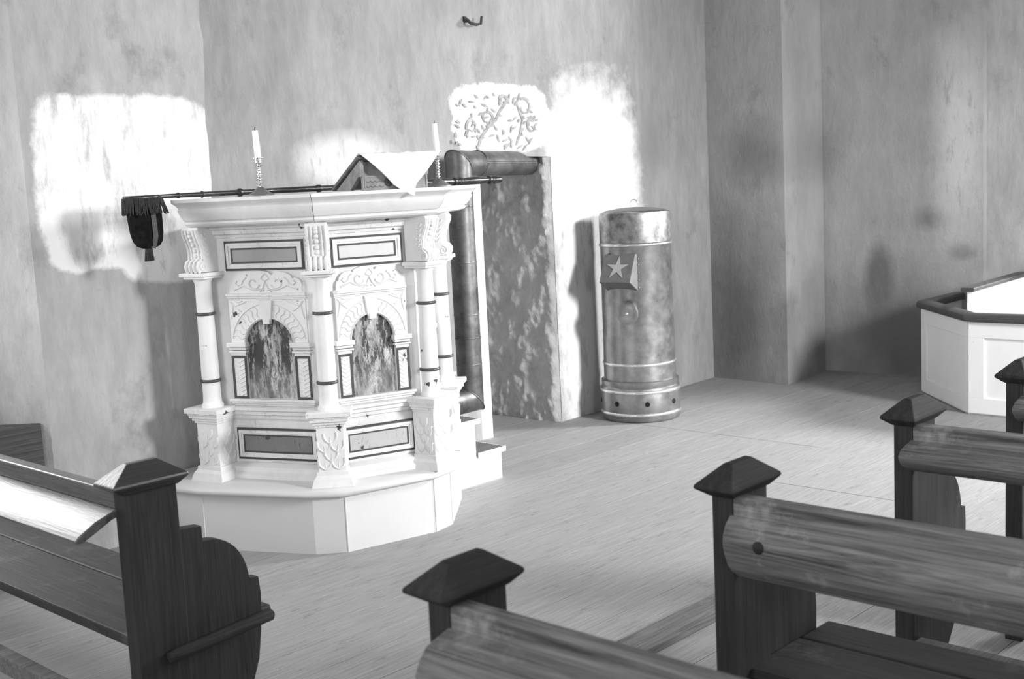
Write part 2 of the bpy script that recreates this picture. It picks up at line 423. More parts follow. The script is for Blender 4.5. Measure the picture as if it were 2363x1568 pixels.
# scroll painting fragment above the niche
def wallT(a, n_, b): return (a, 5.398 - (a - 5.47) * (0.118 if a > 5.47 else -0.012) - 0.004 - n_ * 0.2, b)
m = MB(); rnd = random.Random(3)
for cx, cz, rr, a0, a1 in ((5.55, 2.03, 0.055, -60, 250), (5.86, 2.10, 0.06, 120, -190), (5.92, 1.98, 0.05, 60, 380), (5.42, 1.98, 0.05, 200, -120), (5.68, 2.14, 0.04, 0, 280)):
    m.ribbon(wallT, spiral(cx, cz, rr, rr * 0.45, a0, a1), [0.022 - 0.012 * i / 18 for i in range(19)], 0, 0.004)
m.ribbon(wallT, [(5.46, 1.84), (5.50, 1.92), (5.56, 1.98), (5.62, 2.02), (5.66, 2.08), (5.72, 2.14)], 0.02, 0, 0.004)
m.ribbon(wallT, [(5.78, 1.86), (5.82, 1.94), (5.84, 2.02), (5.80, 2.12), (5.83, 2.19)], 0.014, 0, 0.004)
for i in range(95):
    ax, az = rnd.uniform(5.24, 5.98), rnd.uniform(1.84, 2.18)
    if ((ax - 5.62) / 0.42) ** 2 + ((az - 1.98) / 0.23) ** 2 > 1: continue
    an = rnd.uniform(0, 6.28); l = rnd.uniform(0.014, 0.032)
    m.ribbon(wallT, [(ax + math.cos(an) * l * t, az + math.sin(an) * l * t) for t in (-1, -0.3, 0.4, 1)], [0.003, 0.016, 0.014, 0.002], 0, 0.004)
m.build('painted_scroll', 'mural', lintel)
tag(lintel.children[0], 'faded grey scrolls and leaves of an old mural')
# east side: stub of wall, recess beyond it, opening to the chancel
wall_poly('wall_east', [(8.04, 5.9), (7.98, 4.72), (8.70, 4.80), (8.70, 5.9)], 0, HC, 'plaster_east', label='stained plaster pier in the corner beyond the stove')
wall_poly('wall_east', [(8.70, 5.9), (8.70, 4.79), (8.80, 3.57), (9.3, 3.57), (9.3, 5.9)], 0, HC, 'plaster_east', label='stained plaster wall behind the white box pew')
wall_poly('wall_east', [(8.86, 2.75), (9.3, 2.75), (9.3, 3.575), (8.86, 3.575)], 0, HC, 'plaster_plain', label='smooth grey side of the chancel arch at the right edge')
wall_poly('wall_east', [(9.3, 3.4), (13.2, 3.4), (13.2, 3.7), (9.3, 3.7)], 0, HC, 'plaster_plain', label='north side of the chancel')
wall_poly('wall_east', [(13.0, -0.2), (13.2, -0.2), (13.2, 3.6), (13.0, 3.6)], 0, HC, 'plaster_plain', label='end wall of the chancel')
wall_poly('wall_south', [(9.0, -0.3), (13.2, -0.3), (13.2, 0.0), (9.0, 0.0)], 0, HC, 'plaster_plain', label='south side of the chancel')
wall_poly('wall_east', [(8.8, -3.5), (9.0, -3.5), (9.0, 0.0), (8.8, 0.0)], 0, HC, 'plaster_plain', label='east wall south of the chancel arch')
wall_poly('wall_south', [(-4.2, -3.5), (9.0, -3.5), (9.0, -3.2), (-4.2, -3.2)], 0, HC, 'plaster_plain', label='south wall of the nave')
wall_poly('wall_west', [(-4.3, -3.5), (-4.1, -3.5), (-4.1, 6.3), (-4.3, 6.3)], 0, HC, 'plaster_plain', label='west wall of the nave')
struct(MB().box(-4.3, 13.3, -3.6, 6.4, HC, HC + 0.1).build('ceiling', 'ceiling'), 'flat whitewashed ceiling')
def window(name, cx, cy, z0, z1, w, axis_y, label):
    t = bpy.data.objects.new(name, None); col.objects.link(t); t.location = (cx, cy, z0); struct(t, label)
    T = lambda s_, n_, z_: (cx + s_, cy + n_, z_)
    MB().frame(T, -w / 2, w / 2, z0, z1, 0.06, -0.02, 0.03).build('window_frame', 'frame_paint', t)
    m = MB(); m.box(-0.02, 0.02, -0.015, 0.02, z0 + 0.06, z1 - 0.06, T)
    for i in (1, 2): m.box(-w / 2 + 0.06, w / 2 - 0.06, -0.012, 0.018, z0 + (z1 - z0) * i / 3 - 0.015, z0 + (z1 - z0) * i / 3 + 0.015, T)
    m.build('glazing_bar', 'frame_paint', t)
    MB().box(0.70, 2.445, 5.285, 5.50, 0.46, 0.655).build('shade_band_board', 'shade_band_wood', t)  # added dark board standing in for the shadow band below the window
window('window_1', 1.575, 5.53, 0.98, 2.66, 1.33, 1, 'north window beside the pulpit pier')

# iron hook on the wall
m = MB(); hx, hz = 5.44, 2.625
m.tube([(hx - 0.03, 5.42, hz), (hx - 0.03, 5.37, hz - 0.005), (hx - 0.03, 5.345, hz - 0.025), (hx + 0.0, 5.33, hz - 0.032), (hx + 0.035, 5.325, hz - 0.025), (hx + 0.045, 5.325, hz + 0.02)], [0.014, 0.012, 0.010, 0.010, 0.009, 0.008], 8)
m.tube([(hx - 0.045, 5.40, hz + 0.008), (hx - 0.02, 5.40, hz + 0.008)], 0.016, 8)
tag(m.build('wall_hook', 'hook', None, 40), 'small rusty iron hook high on the wall above the mural', 'hook')

# ------------------------------------------------------------------ the pulpit
C = {0: (3.10, 5.26), 1: (3.14, 4.96), 2: (3.38, 4.38), 3: (3.87, 4.22), 4: (4.20, 4.47), 5: (4.45, 4.63)}
pulpit = thing('pulpit', (3.75, 4.8, 0), 'white painted polygonal pulpit with columns, arched panels and heavy cornice', 'pulpit')
def inset(path, off):
    out = []; P = [Vector(p) for p in path]
    for i, p in enumerate(P):
        d1 = (P[i] - P[i - 1]).normalized() if i > 0 else None
        d2 = (P[i + 1] - P[i]).normalized() if i < len(P) - 1 else None
        d1 = d1 or d2; d2 = d2 or d1
        n1 = Vector((d1.y, -d1.x)); n2 = Vector((d2.y, -d2.x)); b = n1 + n2; b = b / max(0.3, b.dot(n1))
        out.append((p.x + b.x * off, p.y + b.y * off))
    return out
path = [C[i] for i in range(6)]
core = inset(path, -0.055)
core[0] = (core[1][0] + 0.19, core[1][1] + 0.285)
# plinth
pl = [(2.95, 5.26), (2.946, 5.02), (2.985, 4.87), (3.234, 4.362), (3.341, 4.261), (3.792, 4.155), (3.928, 4.185), (4.30, 4.50), (4.36, 4.64), (4.36, 5.40)]
plinth = MB().prism([(x, yy, 0) for x, yy in pl + [(3.45, 5.40), (3.40, 5.26)]], [(x, yy, 0.262) for x, yy in pl + [(3.45, 5.40), (3.40, 5.26)]]).build('plinth', 'white_clean', pulpit)
for i in (2, 4, 5, 6):
    x, yy = pl[i]; MB().tube([(x, yy, 0.005), (x, yy, 0.255)], 0.0035, 6).build('corner_bead', 'white_clean', plinth)
MB().sweep(pl, [(-0.3, 0.262), (0.012, 0.262), (0.024, 0.266), (0.030, 0.277), (0.027, 0.288), (0.015, 0.296), (-0.05, 0.300), (-0.3, 0.300)]).build('plinth_top', 'white_clean', pulpit, 50)
# body shell
def shell(pth, z0, z1, th):
    m = MB(); inn = inset(pth, -th)
    n = len(pth)
    lp = list(pth) + inn[::-1]
    return m.prism([(x, yy, z0) for x, yy in lp], [(x, yy, z1) for x, yy in lp])
shell(core, 0.296, 1.50, 0.05).build('body', 'white', pulpit)
MB().prism([(x, yy, 0.62) for x, yy in inset(path, -0.10)[1:] + [(4.3, 5.25), (3.4, 5.25)]], [(x, yy, 0.66) for x, yy in inset(path, -0.10)[1:] + [(4.3, 5.25), (3.4, 5.25)]]).build('pulpit_floor', 'tread', pulpit)
# base moulding, dado moulding, sub-cornice moulding following the shell
MB().sweep(core, [(0, 0.298), (0.055, 0.298), (0.052, 0.318), (0.035, 0.330), (0.030, 0.350), (0.012, 0.362), (0, 0.368)]).build('base_moulding', 'white', pulpit, 30)
MB().sweep(core, [(0, 0.580), (0.012, 0.582), (0.014, 0.598), (0.026, 0.604), (0.026, 0.618), (0.040, 0.626), (0.042, 0.640), (0, 0.645)]).build('dado_moulding', 'white_stained', pulpit, 30)
MB().sweep(core, [(0, 1.438), (0.008, 1.44), (0.010, 1.452), (0.022, 1.458), (0.026, 1.475), (0.040, 1.482), (0.045, 1.50), (0, 1.50)]).build('frieze_moulding', 'white_stained', pulpit, 30)
# cornice, one board for each side, mitred
cprof = [(-0.10, 1.497), (0.050, 1.497), (0.062, 1.502), (0.080, 1.506), (0.088, 1.514), (0.088, 1.521), (0.080, 1.525), (0.094, 1.530), (0.112, 1.550), (0.126, 1.572),
         (0.128, 1.578), (0.120, 1.580), (0.126, 1.590), (0.142, 1.602), (0.160, 1.610), (0.164, 1.613), (0.166, 1.628), (-0.10, 1.628)]
for i in range(5):
    m = MB(); full = MB().sweep(path, cprof, False); n = len(cprof)
    m.v = full.v[i * n:(i + 2) * n]
    A = [Vector(p) for p in m.v[:n]]; B = [Vector(p) for p in m.v[n:]]
    if i == 0: continue
    m.v = [tuple(a + (b - a).normalized() * 0.0012) for a, b in zip(A, B)] + [tuple(b + (a - b).normalized() * 0.0012) for a, b in zip(A, B)]
    m.f = [(j, (j + 1) % n, n + (j + 1) % n, n + j) for j in range(n)] + [tuple(range(n)), tuple(range(n, 2 * n))[::-1]]
    if i in (1, 2, 3): m.build('cornice', 'white', pulpit, 25)
    elif i == 4: m.build('cornice', 'white', pulpit, 25)
def facetT(i, j=None):
    a = Vector(core[i]); b = Vector(core[i + 1]); d = (b - a).normalized(); nn = Vector((d.y, -d.x))
    return (lambda s_, n_, z_: (a.x + d.x * s_ + nn.x * n_, a.y + d.y * s_ + nn.y * n_, z_)), (b - a).length

def corner_T(i):
    p = Vector(path[i])
    d1 = (Vector(path[i]) - Vector(path[i - 1])).normalized(); d2 = (Vector(path[i + 1]) - Vector(path[i])).normalized() if i < 5 else d1
    nb = (Vector((d1.y, -d1.x)) + Vector((d2.y, -d2.x))).normalized(); tb = Vector((-nb.y, nb.x))
    return lambda t_, n_, z_: (p.x + tb.x * t_ + nb.x * n_, p.y + tb.y * t_ + nb.y * n_, z_)

def build_facet(i, sc, hw, mats):
    T, L = facetT(i)
    z = lambda v: v
    # upper panel
    up_ = MB().box(sc - hw, sc + hw, 0, 0.006, 1.285, 1.432, T).build('upper_panel', 'white', pulpit)
    MB().frame(T, sc - hw, sc + hw, 1.285, 1.424, 0.009, 0.006, 0.010).build('outer_line', 'line', up_)
    m = MB()
    a0, a1, b0, b1 = sc - hw + 0.011, sc + hw - 0.011, 1.296, 1.413
    m.frame(T, a0, a1, b0, b1, 0.012, 0.006, 0.017); m.frame(T, a0 + 0.012, a1 - 0.012, b0 + 0.012, b1 - 0.012, 0.010, 0.006, 0.012)
    m.build('raised_moulding', 'white_stained' if i == 1 else 'white', up_)
    MB().frame(T, sc - hw + 0.034, sc + hw - 0.034, 1.319, 1.390, 0.008, 0.006, 0.0105).build('inner_line', 'line', up_)
    MB().box(sc - hw + 0.041, sc + hw - 0.041, 0.006, 0.009, 1.326, 1.383, T).build('field', mats[0], up_)
    # scalloped crest
    zb, zt = 1.180, 1.278
    pts = [(sc + hw * 0.98, zb)]
    for q in range(0, 61):
        a = math.pi * q / 60; lob = abs(math.sin(a * 4.5)) * 0.10
        rr = 0.92 + lob - (0.10 if lob < 0.02 else 0)
        pts.append((sc + hw * 0.94 * math.cos(a) * (0.96 + 0.06 * lob * 4), zb + 0.004 + (zt - zb) * rr * math.sin(a) ** 0.62))
    pts.append((sc - hw * 0.98, zb))
    crest = MB().poly(T, pts, 0, 0.016).build('crest', 'white', pulpit)
    m = MB()
    for sg in (-1, 1):
        c2 = lambda px: sc + sg * px * hw
        m.ribbon(T, [(c2(0.30 + x_), 1.228 + z_ * 0.20) for x_, z_ in spiral(0, 0, 0.16, 0.05, 200, 520)] , 0.010, 0.016, 0.023)
        m.ribbon(T, [(c2(0.04), 1.192), (c2(0.14), 1.198), (c2(0.28), 1.194), (c2(0.42), 1.202), (c2(0.55), 1.215), (c2(0.66), 1.205), (c2(0.80), 1.196)], 0.010, 0.016, 0.022)
        m.ribbon(T, [(c2(0.48), 1.252), (c2(0.56), 1.240), (c2(0.60), 1.222), (c2(0.70), 1.216), (c2(0.76), 1.226), (c2(0.72), 1.236)], 0.009, 0.016, 0.022)
        m.ribbon(T, [(c2(0.0), 1.236), (c2(0.10), 1.246), (c2(0.05), 1.262), (c2(0.0), 1.268)], 0.009, 0.016, 0.022)
    m.ribbon(T, [(sc - 0.03, 1.184), (sc - 0.012, 1.205), (sc, 1.232), (sc + 0.012, 1.205), (sc + 0.03, 1.184)], 0.007, 0.016, 0.023)
    m.build('crest_scroll', 'white', crest, 50)
    m = MB()
    for (n1, z0, z1) in ((0.030, 1.166, 1.180), (0.022, 1.156, 1.166), (0.014, 1.148, 1.156)):
        m.box(sc - hw * (0.98 + n1), sc + hw * (0.98 + n1), 0, n1, z0, z1, T)
    m.build('crest_shelf', 'white_stained', pulpit, None, 0.002)
    # arch plate with opening
    rin, zs, zc = hw * 0.60, 0.940, 1.060
    hwa = hw * 0.97
    outer = [(sc - hwa, 0.700), (sc - hwa, 1.148), (sc + hwa, 1.148), (sc + hwa, 0.700)]
    arch = arc(sc, zs, rin, zc - zs, 180, 0, 24)
    lp = [(sc - hwa, zs - 0.01)] + [(sc - hwa, 1.148), (sc + hwa, 1.148), (sc + hwa, zs - 0.01), (sc + rin, zs - 0.01)] + arch[::-1] + [(sc - rin, zs - 0.01)]
    plate = MB().poly(T, lp, 0, 0.018).build('arch_panel', 'white', pulpit)
    m = MB()
    ro = hw * 0.93; rzo = 0.190
    m.ribbon(T, arc(sc, zs, rin + 0.004, zc - zs + 0.004, 178, 2, 28), 0.010, 0.018, 0.026)
    m.ribbon(T, arc(sc, zs, ro, rzo, 172, 8, 28), 0.006, 0.018, 0.023)
    m.build('arch_ring', 'white', plate, 50)
    m, m_right = MB(), MB()
    for q in range(17):
        a = R(168 - q * 156 / 16)
        if abs(q - 8) < 1: continue
        pts2 = []
        for t in range(6):
            f = t / 5; wv = 0.006 * math.sin(f * 6.28)
            rx = rin * 1.09 + (ro * 0.97 - rin * 1.09) * f; rz = (zc - zs) * 1.10 + (rzo * 0.96 - (zc - zs) * 1.10) * f
            pts2.append((sc + rx * math.cos(a) - wv * math.sin(a), zs + rz * math.sin(a) + wv * math.cos(a)))
        (m if q < 8 else m_right).ribbon(T, pts2, 0.007, 0.018, 0.0225)
    for mm in (m, m_right): tag(mm.build('arch_ribs', 'white', plate, 50), kind='stuff')
    for sg in (-1, 1):
        m = MB()
        for pts2 in ([(0.93, 1.06), (0.88, 1.095), (0.86, 1.125), (0.92, 1.140)], [(0.90, 1.138), (0.80, 1.120), (0.66, 1.130), (0.52, 1.140)], [(0.86, 1.125), (0.74, 1.105), (0.66, 1.095)], [(0.80, 1.142), (0.70, 1.137), (0.62, 1.142)]):
            m.ribbon(T, [(sc + sg * a * hw, b) for a, b in pts2], 0.008, 0.018, 0.023)
        tag(m.build('spandrel_leaf', 'white', plate, 50), kind='stuff')
    kz = MB().poly(T, [(sc - 0.022, 1.050), (sc - 0.034, 1.146), (sc + 0.034, 1.146), (sc + 0.022, 1.050)], 0.018, 0.030)
    kz.box(sc - 0.018, sc + 0.018, 0.010, 0.034, 1.036, 1.062, T)
    kz.build('keystone', 'white', plate, None, 0.002)
    # painted field behind the arch
    MB().box(sc - rin * 1.12, sc + rin * 1.12, 0.0, 0.003, 0.680, zc + 0.004, T).build('painted_field', mats[1], pulpit)
    # pilasters with imposts
    for sg in (-1, 1):
        p0, p1 = sorted((sc + sg * hw * 0.62, sc + sg * hw * 1.0))
        pil = MB().box(p0, p1, 0, 0.018, 0.680, 0.900, T).build('pilaster', 'white', pulpit)
        MB().frame(T, p0, p1, 0.680, 0.884, 0.011, 0.018, 0.021).build('pilaster_line', 'line', pil)
        m = MB(); pm, pw = (p0 + p1) / 2, (p1 - p0) / 2 - 0.013
        for q in range(9):
            zz = 0.864 - q * 0.0198
            m.ribbon(T, [(pm - pw, zz), (pm - pw * 0.55, zz - 0.004), (pm, zz - 0.013), (pm + pw * 0.55, zz - 0.004), (pm + pw, zz)], 0.006, 0.018, 0.0215)
        m.build('scale_carving', 'white', pil, 50)
        m = MB()
        for nn, z0, z1, ex in ((0.040, 0.926, 0.948, 0.012), (0.028, 0.912, 0.924, 0.006), (0.032, 0.900, 0.908, 0.008), (0.022, 0.884, 0.900, 0.0)):
            m.box(p0 - ex, p1 + ex, 0, nn, z0, z1, T)
        m.build('impost', 'white', pulpit, None, 0.003)
    # sill
    m = MB()
    for nn, z0, z1, ex in ((0.038, 0.668, 0.680, 0.020), (0.028, 0.656, 0.668, 0.012), (0.016, 0.644, 0.656, 0.004)):
        m.box(sc - hw - ex, sc + hw + ex, 0, nn, z0, z1, T)
    m.build('sill', 'white_stained', pulpit, None, 0.002)
    # lower panel
    lw = hw * 1.04
    lo = MB().box(sc - lw, sc + lw, 0, 0.006, 0.372, 0.572, T).build('lower_panel', 'white_stained', pulpit)
    MB().frame(T, sc - lw, sc + lw, 0.384, 0.537, 0.010, 0.006, 0.011).build('outer_line', 'line', lo)
    m = MB(); m.frame(T, sc - lw + 0.012, sc + lw - 0.012, 0.396, 0.525, 0.012, 0.006, 0.018); m.frame(T, sc - lw + 0.024, sc + lw - 0.024, 0.408, 0.513, 0.008, 0.006, 0.012)
    m.build('raised_moulding', 'white_stained', lo)
    MB().frame(T, sc - lw + 0.032, sc + lw - 0.032, 0.416, 0.505, 0.008, 0.006, 0.0105).build('inner_line', 'line', lo)
    MB().box(sc - lw + 0.040, sc + lw - 0.040, 0.006, 0.009, 0.424, 0.497, T).build('field', mats[2], lo)

T1, L1 = facetT(1); T2, L2 = facetT(2); T3, L3 = facetT(3)
build_facet(1, L1 * 0.515, 0.212, ('field_grey', 'paint_w', 'field_dark'))
build_facet(2, L2 * 0.49, 0.178, ('field_light', 'paint_s', 'field_streaked'))
build_facet(3, L3 * 0.5, 0.125, ('field_grey', 'paint_e', 'field_streaked'))

def build_corner(i):
    T = corner_T(i); p = path[i]
    col_ = MB().lathe((p[0], p[1], 0), [(0.052, 0.646), (0.052, 0.658), (0.046, 0.664), (0.044, 0.676), (0.0425, 0.70), (0.0415, 0.90), (0.038, 1.18), (0.0385, 1.235), (0.044, 1.248), (0.046, 1.256)], 28).build('column', 'white', pulpit, 40)
    for zz, r_ in ((1.090, 0.0395), (0.772, 0.042)):
        m = MB(); seg = 28
        m.lathe((p[0], p[1], 0), [(r_ - 0.002, zz - 0.008), (r_ + 0.006, zz - 0.0065), (r_ + 0.009, zz), (r_ + 0.006, zz + 0.0065), (r_ - 0.002, zz + 0.008)], seg)
        m.build('column_ring', 'ring', col_, 60)
    # capital plate
    m = MB(); m.box(-0.078, 0.078, -0.07, 0.074, 1.268, 1.286, T); m.box(-0.064, 0.064, -0.07, 0.060, 1.256, 1.268, T)
    m.build('capital_plate', 'white', pulpit, None, 0.004)
    # console bracket with scrolled foot
    prof = [(-0.07, 1.498), (0.058, 1.498), (0.064, 1.485), (0.062, 1.465), (0.052, 1.440), (0.038, 1.405), (0.032, 1.375), (0.034, 1.345), (0.040, 1.338), (0.054, 1.332), (0.062, 1.318), (0.060, 1.300), (0.048, 1.288), (-0.07, 1.286)]
    w2 = 0.048
    br = MB().prism([T(-w2, n_, z_) for n_, z_ in prof], [T(w2, n_, z_) for n_, z_ in prof]).build('bracket', 'white', pulpit, None, 0.003)
    m = MB()
    front = [(0.064, 1.485), (0.062, 1.465), (0.052, 1.440), (0.038, 1.405), (0.032, 1.375), (0.034, 1.348)]
    for t_ in (-0.040, -0.022, 0.022, 0.040):
        m.tube([T(t_, n_ + 0.002, z_) for n_, z_ in front], 0.0055, 6)
    for t_ in (-0.036, -0.012, 0.012, 0.036):
        m.tube([T(t_, n_ + 0.001, z_) for n_, z_ in ((0.036, 1.342), (0.054, 1.334), (0.062, 1.318), (0.060, 1.302), (0.050, 1.290))], 0.009, 8)
    m.build('bracket_rib', 'white', br, 60)
    bead = None
    for q in range(6):
        f = q / 5; seg_ = f * 4; a = int(min(seg_, 3)); ff = seg_ - a
        n_, z_ = front[a][0] * (1 - ff) + front[a + 1][0] * ff, front[a][1] * (1 - ff) + front[a + 1][1] * ff
        m = MB(); r_ = 0.0105
        m.lathe((0, 0, 0), [(0.001, -r_), (r_ * 0.7, -r_ * 0.7), (r_, 0), (r_ * 0.7, r_ * 0.7), (0.001, r_)], 10, lambda a_, b_, c_: T(a_, n_ + b_, z_ - 0.012 + c_))
        m.build('bead', 'white', br, 60)
    for sg in (-1, 1):
        m = MB()
        Ts = lambda a_, n_, b_: T(sg * (w2 + n_), a_, b_)
        m.ribbon(Ts, spiral(0.040, 1.312, 0.022, 0.004, 90, -400, 22), 0.006, 0.0, 0.005)
        for q in range(5):
            zz = 1.46 - q * 0.024; nn = 0.030 - q * 0.004
            m.ribbon(Ts, [(nn - 0.014, zz + 0.006), (nn - 0.008, zz - 0.004), (nn, zz - 0.008), (nn + 0.010, zz + 0.006)], 0.006, 0, 0.006)
        m.build('volute_carving', 'white', br, 60)
    # pedestal with scale carving
    w3, d3 = 0.062, 0.052
    pd = MB().box(-w3, w3, -0.07, d3, 0.366, 0.572, T).build('pedestal', 'white', pulpit)
    m = MB()
    for e, z0, z1 in ((0.008, 0.572, 0.584), (0.016, 0.584, 0.598), (0.026, 0.598, 0.612), (0.040, 0.622, 0.646), (0.030, 0.612, 0.622)):
        m.box(-w3 - e, w3 + e, -0.07, d3 + e, z0, z1, T)
    m.build('pedestal_cap', 'white_stained', pulpit, None, 0.003)
    m = MB(); a = [(-1, 0.366, 0.008), (-1, 0.350, 0.010), (-1, 0.335, 0.022), (-1, 0.312, 0.030), (-1, 0.298, 0.034)]
    for (q0, q1) in zip(a, a[1:]):
        e0, e1 = q0[2], q1[2]
        m.prism([T(-w3 - e0, -0.07, q0[1]), T(w3 + e0, -0.07, q0[1]), T(w3 + e0, d3 + e0, q0[1]), T(-w3 - e0, d3 + e0, q0[1])],
                [T(-w3 - e1, -0.07, q1[1]), T(w3 + e1, -0.07, q1[1]), T(w3 + e1, d3 + e1, q1[1]), T(-w3 - e1, d3 + e1, q1[1])])
    m.build('pedestal_base', 'white', pulpit)
    faces = [(lambda s_, n_, z_: T(s_, d3 + n_, z_), w3 * 2, 0.0), (lambda s_, n_, z_: T(w3 + n_, s_ - 0.008, z_), 0.10, 0.0), (lambda s_, n_, z_: T(-w3 - n_, s_ - 0.008, z_), 0.10, 0.0)]
    for Tf, wd, _ in faces:
        sw = wd * 0.47
        for rr_, zz in enumerate((0.548, 0.508, 0.468, 0.428)):
            offs = (0,) if rr_ % 2 == 0 and rr_ in (0,) else ((-0.5, 0.5) if rr_ % 2 == 1 else (-0.5, 0.5))
            offs = {0: (0,), 1: (-0.5, 0.5), 2: (0,), 3: (-0.5, 0.5)}[rr_]
            for of in offs:
                sx = of * sw * 1.04; h = 0.050
                out = [(-0.52, -0.05), (-0.5, -0.45), (-0.36, -0.78), (-0.12, -0.98), (0, -1.05), (0.12, -0.98), (0.36, -0.78), (0.5, -0.45), (0.5, 0.0)]
                m = MB()
                m.ribbon(Tf, [(sx + a_ * sw, zz + b_ * h) for a_, b_ in out], 0.009, 0, 0.006)
                m.ribbon(Tf, [(sx, zz - h * 0.45), (sx, zz - h * 0.95)], 0.005, 0, 0.0025)
                m.build('carved_scale', 'white', pd, 60)
for i in (1, 2, 3, 4): build_corner(i)
# door-side board with hinge straps
T4, L4 = facetT(4)
jb = MB().box(0.02, L4, 0.0, 0.012, 0.37, 1.49, T4).build('side_panel', 'field_grey', pulpit)
for zz in (1.475, 0.80):
    MB().box(L4 - 0.10, L4 + 0.012, 0.012, 0.022, zz - 0.012, zz + 0.010, T4).build('hinge', 'hole', jb)

# ------------------------------------------------------------------ stairs to the pulpit
st = thing('pulpit_stairs', (4.5, 4.9, 0), 'bright white wooden steps with bare treads, right of the pulpit', 'stairs')
MB().prism([(4.37, 4.62, 0), (4.735, 4.62, 0), (4.735, 4.62, 0.155), (4.54, 4.62, 0.155), (4.54, 4.62, 0.345), (4.37, 4.62, 0.345)],
           [(4.37, 5.35, 0), (4.735, 5.35, 0), (4.735, 5.35, 0.155), (4.54, 5.35, 0.155), (4.54, 5.35, 0.345), (4.37, 5.35, 0.345)]).build('step_box', 'white_steps', st)
for x0, x1, zz in ((4.545, 4.75, 0.155), (4.365, 4.56, 0.345)):
    t_ = MB().box(x0, x1, 4.61, 5.36, zz, zz + 0.022).build('tread', 'tread', st)
    e = MB(); e.box(x0, x1 + 0.004, 4.600, 4.6095, zz - 0.004, zz + 0.022); e.box(x1 + 0.0005, x1 + 0.006, 4.610, 5.36, zz - 0.004, zz + 0.022); e.build('tread_edge', 'white_steps', t_)

# ------------------------------------------------------------------ things on the pulpit
# book desk on the front side, board falling towards the preacher
dd = (Vector(path[3]) - Vector(path[2])).normalized(); dn = Vector((dd.y, -dd.x)); pm0 = Vector(path[2])
def deskT(s_, n_, z_): return (pm0.x + dd.x * s_ + dn.x * n_, pm0.y + dd.y * s_ + dn.y * n_, z_)
ZT = 1.6285
desk = thing('book_desk', deskT(0.36, -0.05, ZT), 'sloping wooden book desk with carved rosette rail on the pulpit cornice', 'book desk')
s0, s1 = 0.185, 0.545
MB().prism([deskT(s0, 0.075, ZT + 0.158), deskT(s0, 0.085, ZT + 0.145), deskT(s0, -0.265, ZT + 0.002), deskT(s0, -0.275, ZT + 0.016)],
           [deskT(s1, 0.075, ZT + 0.158), deskT(s1, 0.085, ZT + 0.145), deskT(s1, -0.265, ZT + 0.002), deskT(s1, -0.275, ZT + 0.016)]).build('sloping_board', 'desk_wood', desk, None, 0.003)
for ss in (s0 + 0.012, s1 - 0.03):
    MB().prism([deskT(ss, 0.072, ZT + 0.135), deskT(ss, -0.245, ZT + 0.002), deskT(ss, -0.06, ZT + 0.002), deskT(ss, 0.045, ZT + 0.062), deskT(ss, 0.072, ZT + 0.062)],
               [deskT(ss + 0.018, 0.072, ZT + 0.135), deskT(ss + 0.018, -0.245, ZT + 0.002), deskT(ss + 0.018, -0.06, ZT + 0.002), deskT(ss + 0.018, 0.045, ZT + 0.062), deskT(ss + 0.018, 0.072, ZT + 0.062)]).build('side_cheek', 'desk_grey', desk)
cr_ = MB().box(s0 + 0.02, s1 - 0.02, 0.055, 0.078, ZT, ZT + 0.066, deskT).build('carved_rail', 'desk_grey', desk, None, 0.002)
MB().box(s0 + 0.03, s1 - 0.03, 0.040, 0.052, ZT + 0.060, ZT + 0.128, deskT).build('front_board', 'desk_grey', desk)
m = MB()
Tr = lambda a, n_, b: deskT(a, 0.078 + n_, b)
for q in range(4):
    for zz in (ZT + 0.022, ZT + 0.044):
        m.ribbon(Tr, arc(s0 + 0.045 + q * 0.022, zz, 0.010, 0.009, 200, 340, 6), 0.005, 0, 0.004)
m.frame(Tr, s0 + 0.028, s1 - 0.028, ZT + 0.008, ZT + 0.060, 0.003, 0, 0.003)
m.build('gadroon_carving', 'desk_grey', cr_, 50)
rs = MB().lathe((0, 0, 0), [(0.021, 0.0), (0.021, 0.004), (0.016, 0.008), (0.004, 0.010)], 18, lambda a, b, c_: Tr(s0 + 0.145 + a, c_, ZT + 0.034 + b)).build('rosette', 'line', cr_, 50)
# cloth thrown over the desk: a square laid cornerwise, one corner hanging down the front
m = MB(); nU = 24
def clothpt(u, v):      # u along the ridge, v>0 hangs in front, v<0 lies on the board
    s_ = 0.19 + 0.40 * u
    if v >= 0:
        n_ = 0.094 + 0.010 * math.sin(u * 9) * min(1, v * 8) + 0.030 * math.sin(math.pi * min(1, v / 0.19)) * 0.6
        n_ = max(n_, 0.094) + (0.10 * max(0, (v - 0.145)) / 0.06 if v > 0.145 else 0)
        return deskT(s_, n_, ZT + 0.168 - v)
    return deskT(s_, 0.080 + v * 0.92, ZT + 0.168 + v * 0.40)
rows = []
for j in range(0, 19):
    f = j / 18; row_ = []
    for i in range(nU + 1):
        u = i / nU; tip = 0.53
        depth = 0.205 * (u / tip if u < tip else (1 - u) / (1 - tip))
        back = -0.16 * (1 - abs(u - 0.5) * 1.2)
        v = back + (depth - back) * f
        row_.append(clothpt(u, v))
    rows.append(row_)
for r_ in rows: m.v += [tuple(p) for p in r_]
for j in range(18):
    for i in range(nU):
        a = j * (nU + 1) + i; m.f.append((a, a + 1, a + nU + 2, a + nU + 1))
cl = m.build('pulpit_cloth', 'cloth', None, 80)
sol = cl.modifiers.new('thickness', 'SOLIDIFY'); sol.thickness = 0.003
tag(cl, 'white linen cloth draped over the book desk with one corner hanging', 'cloth')

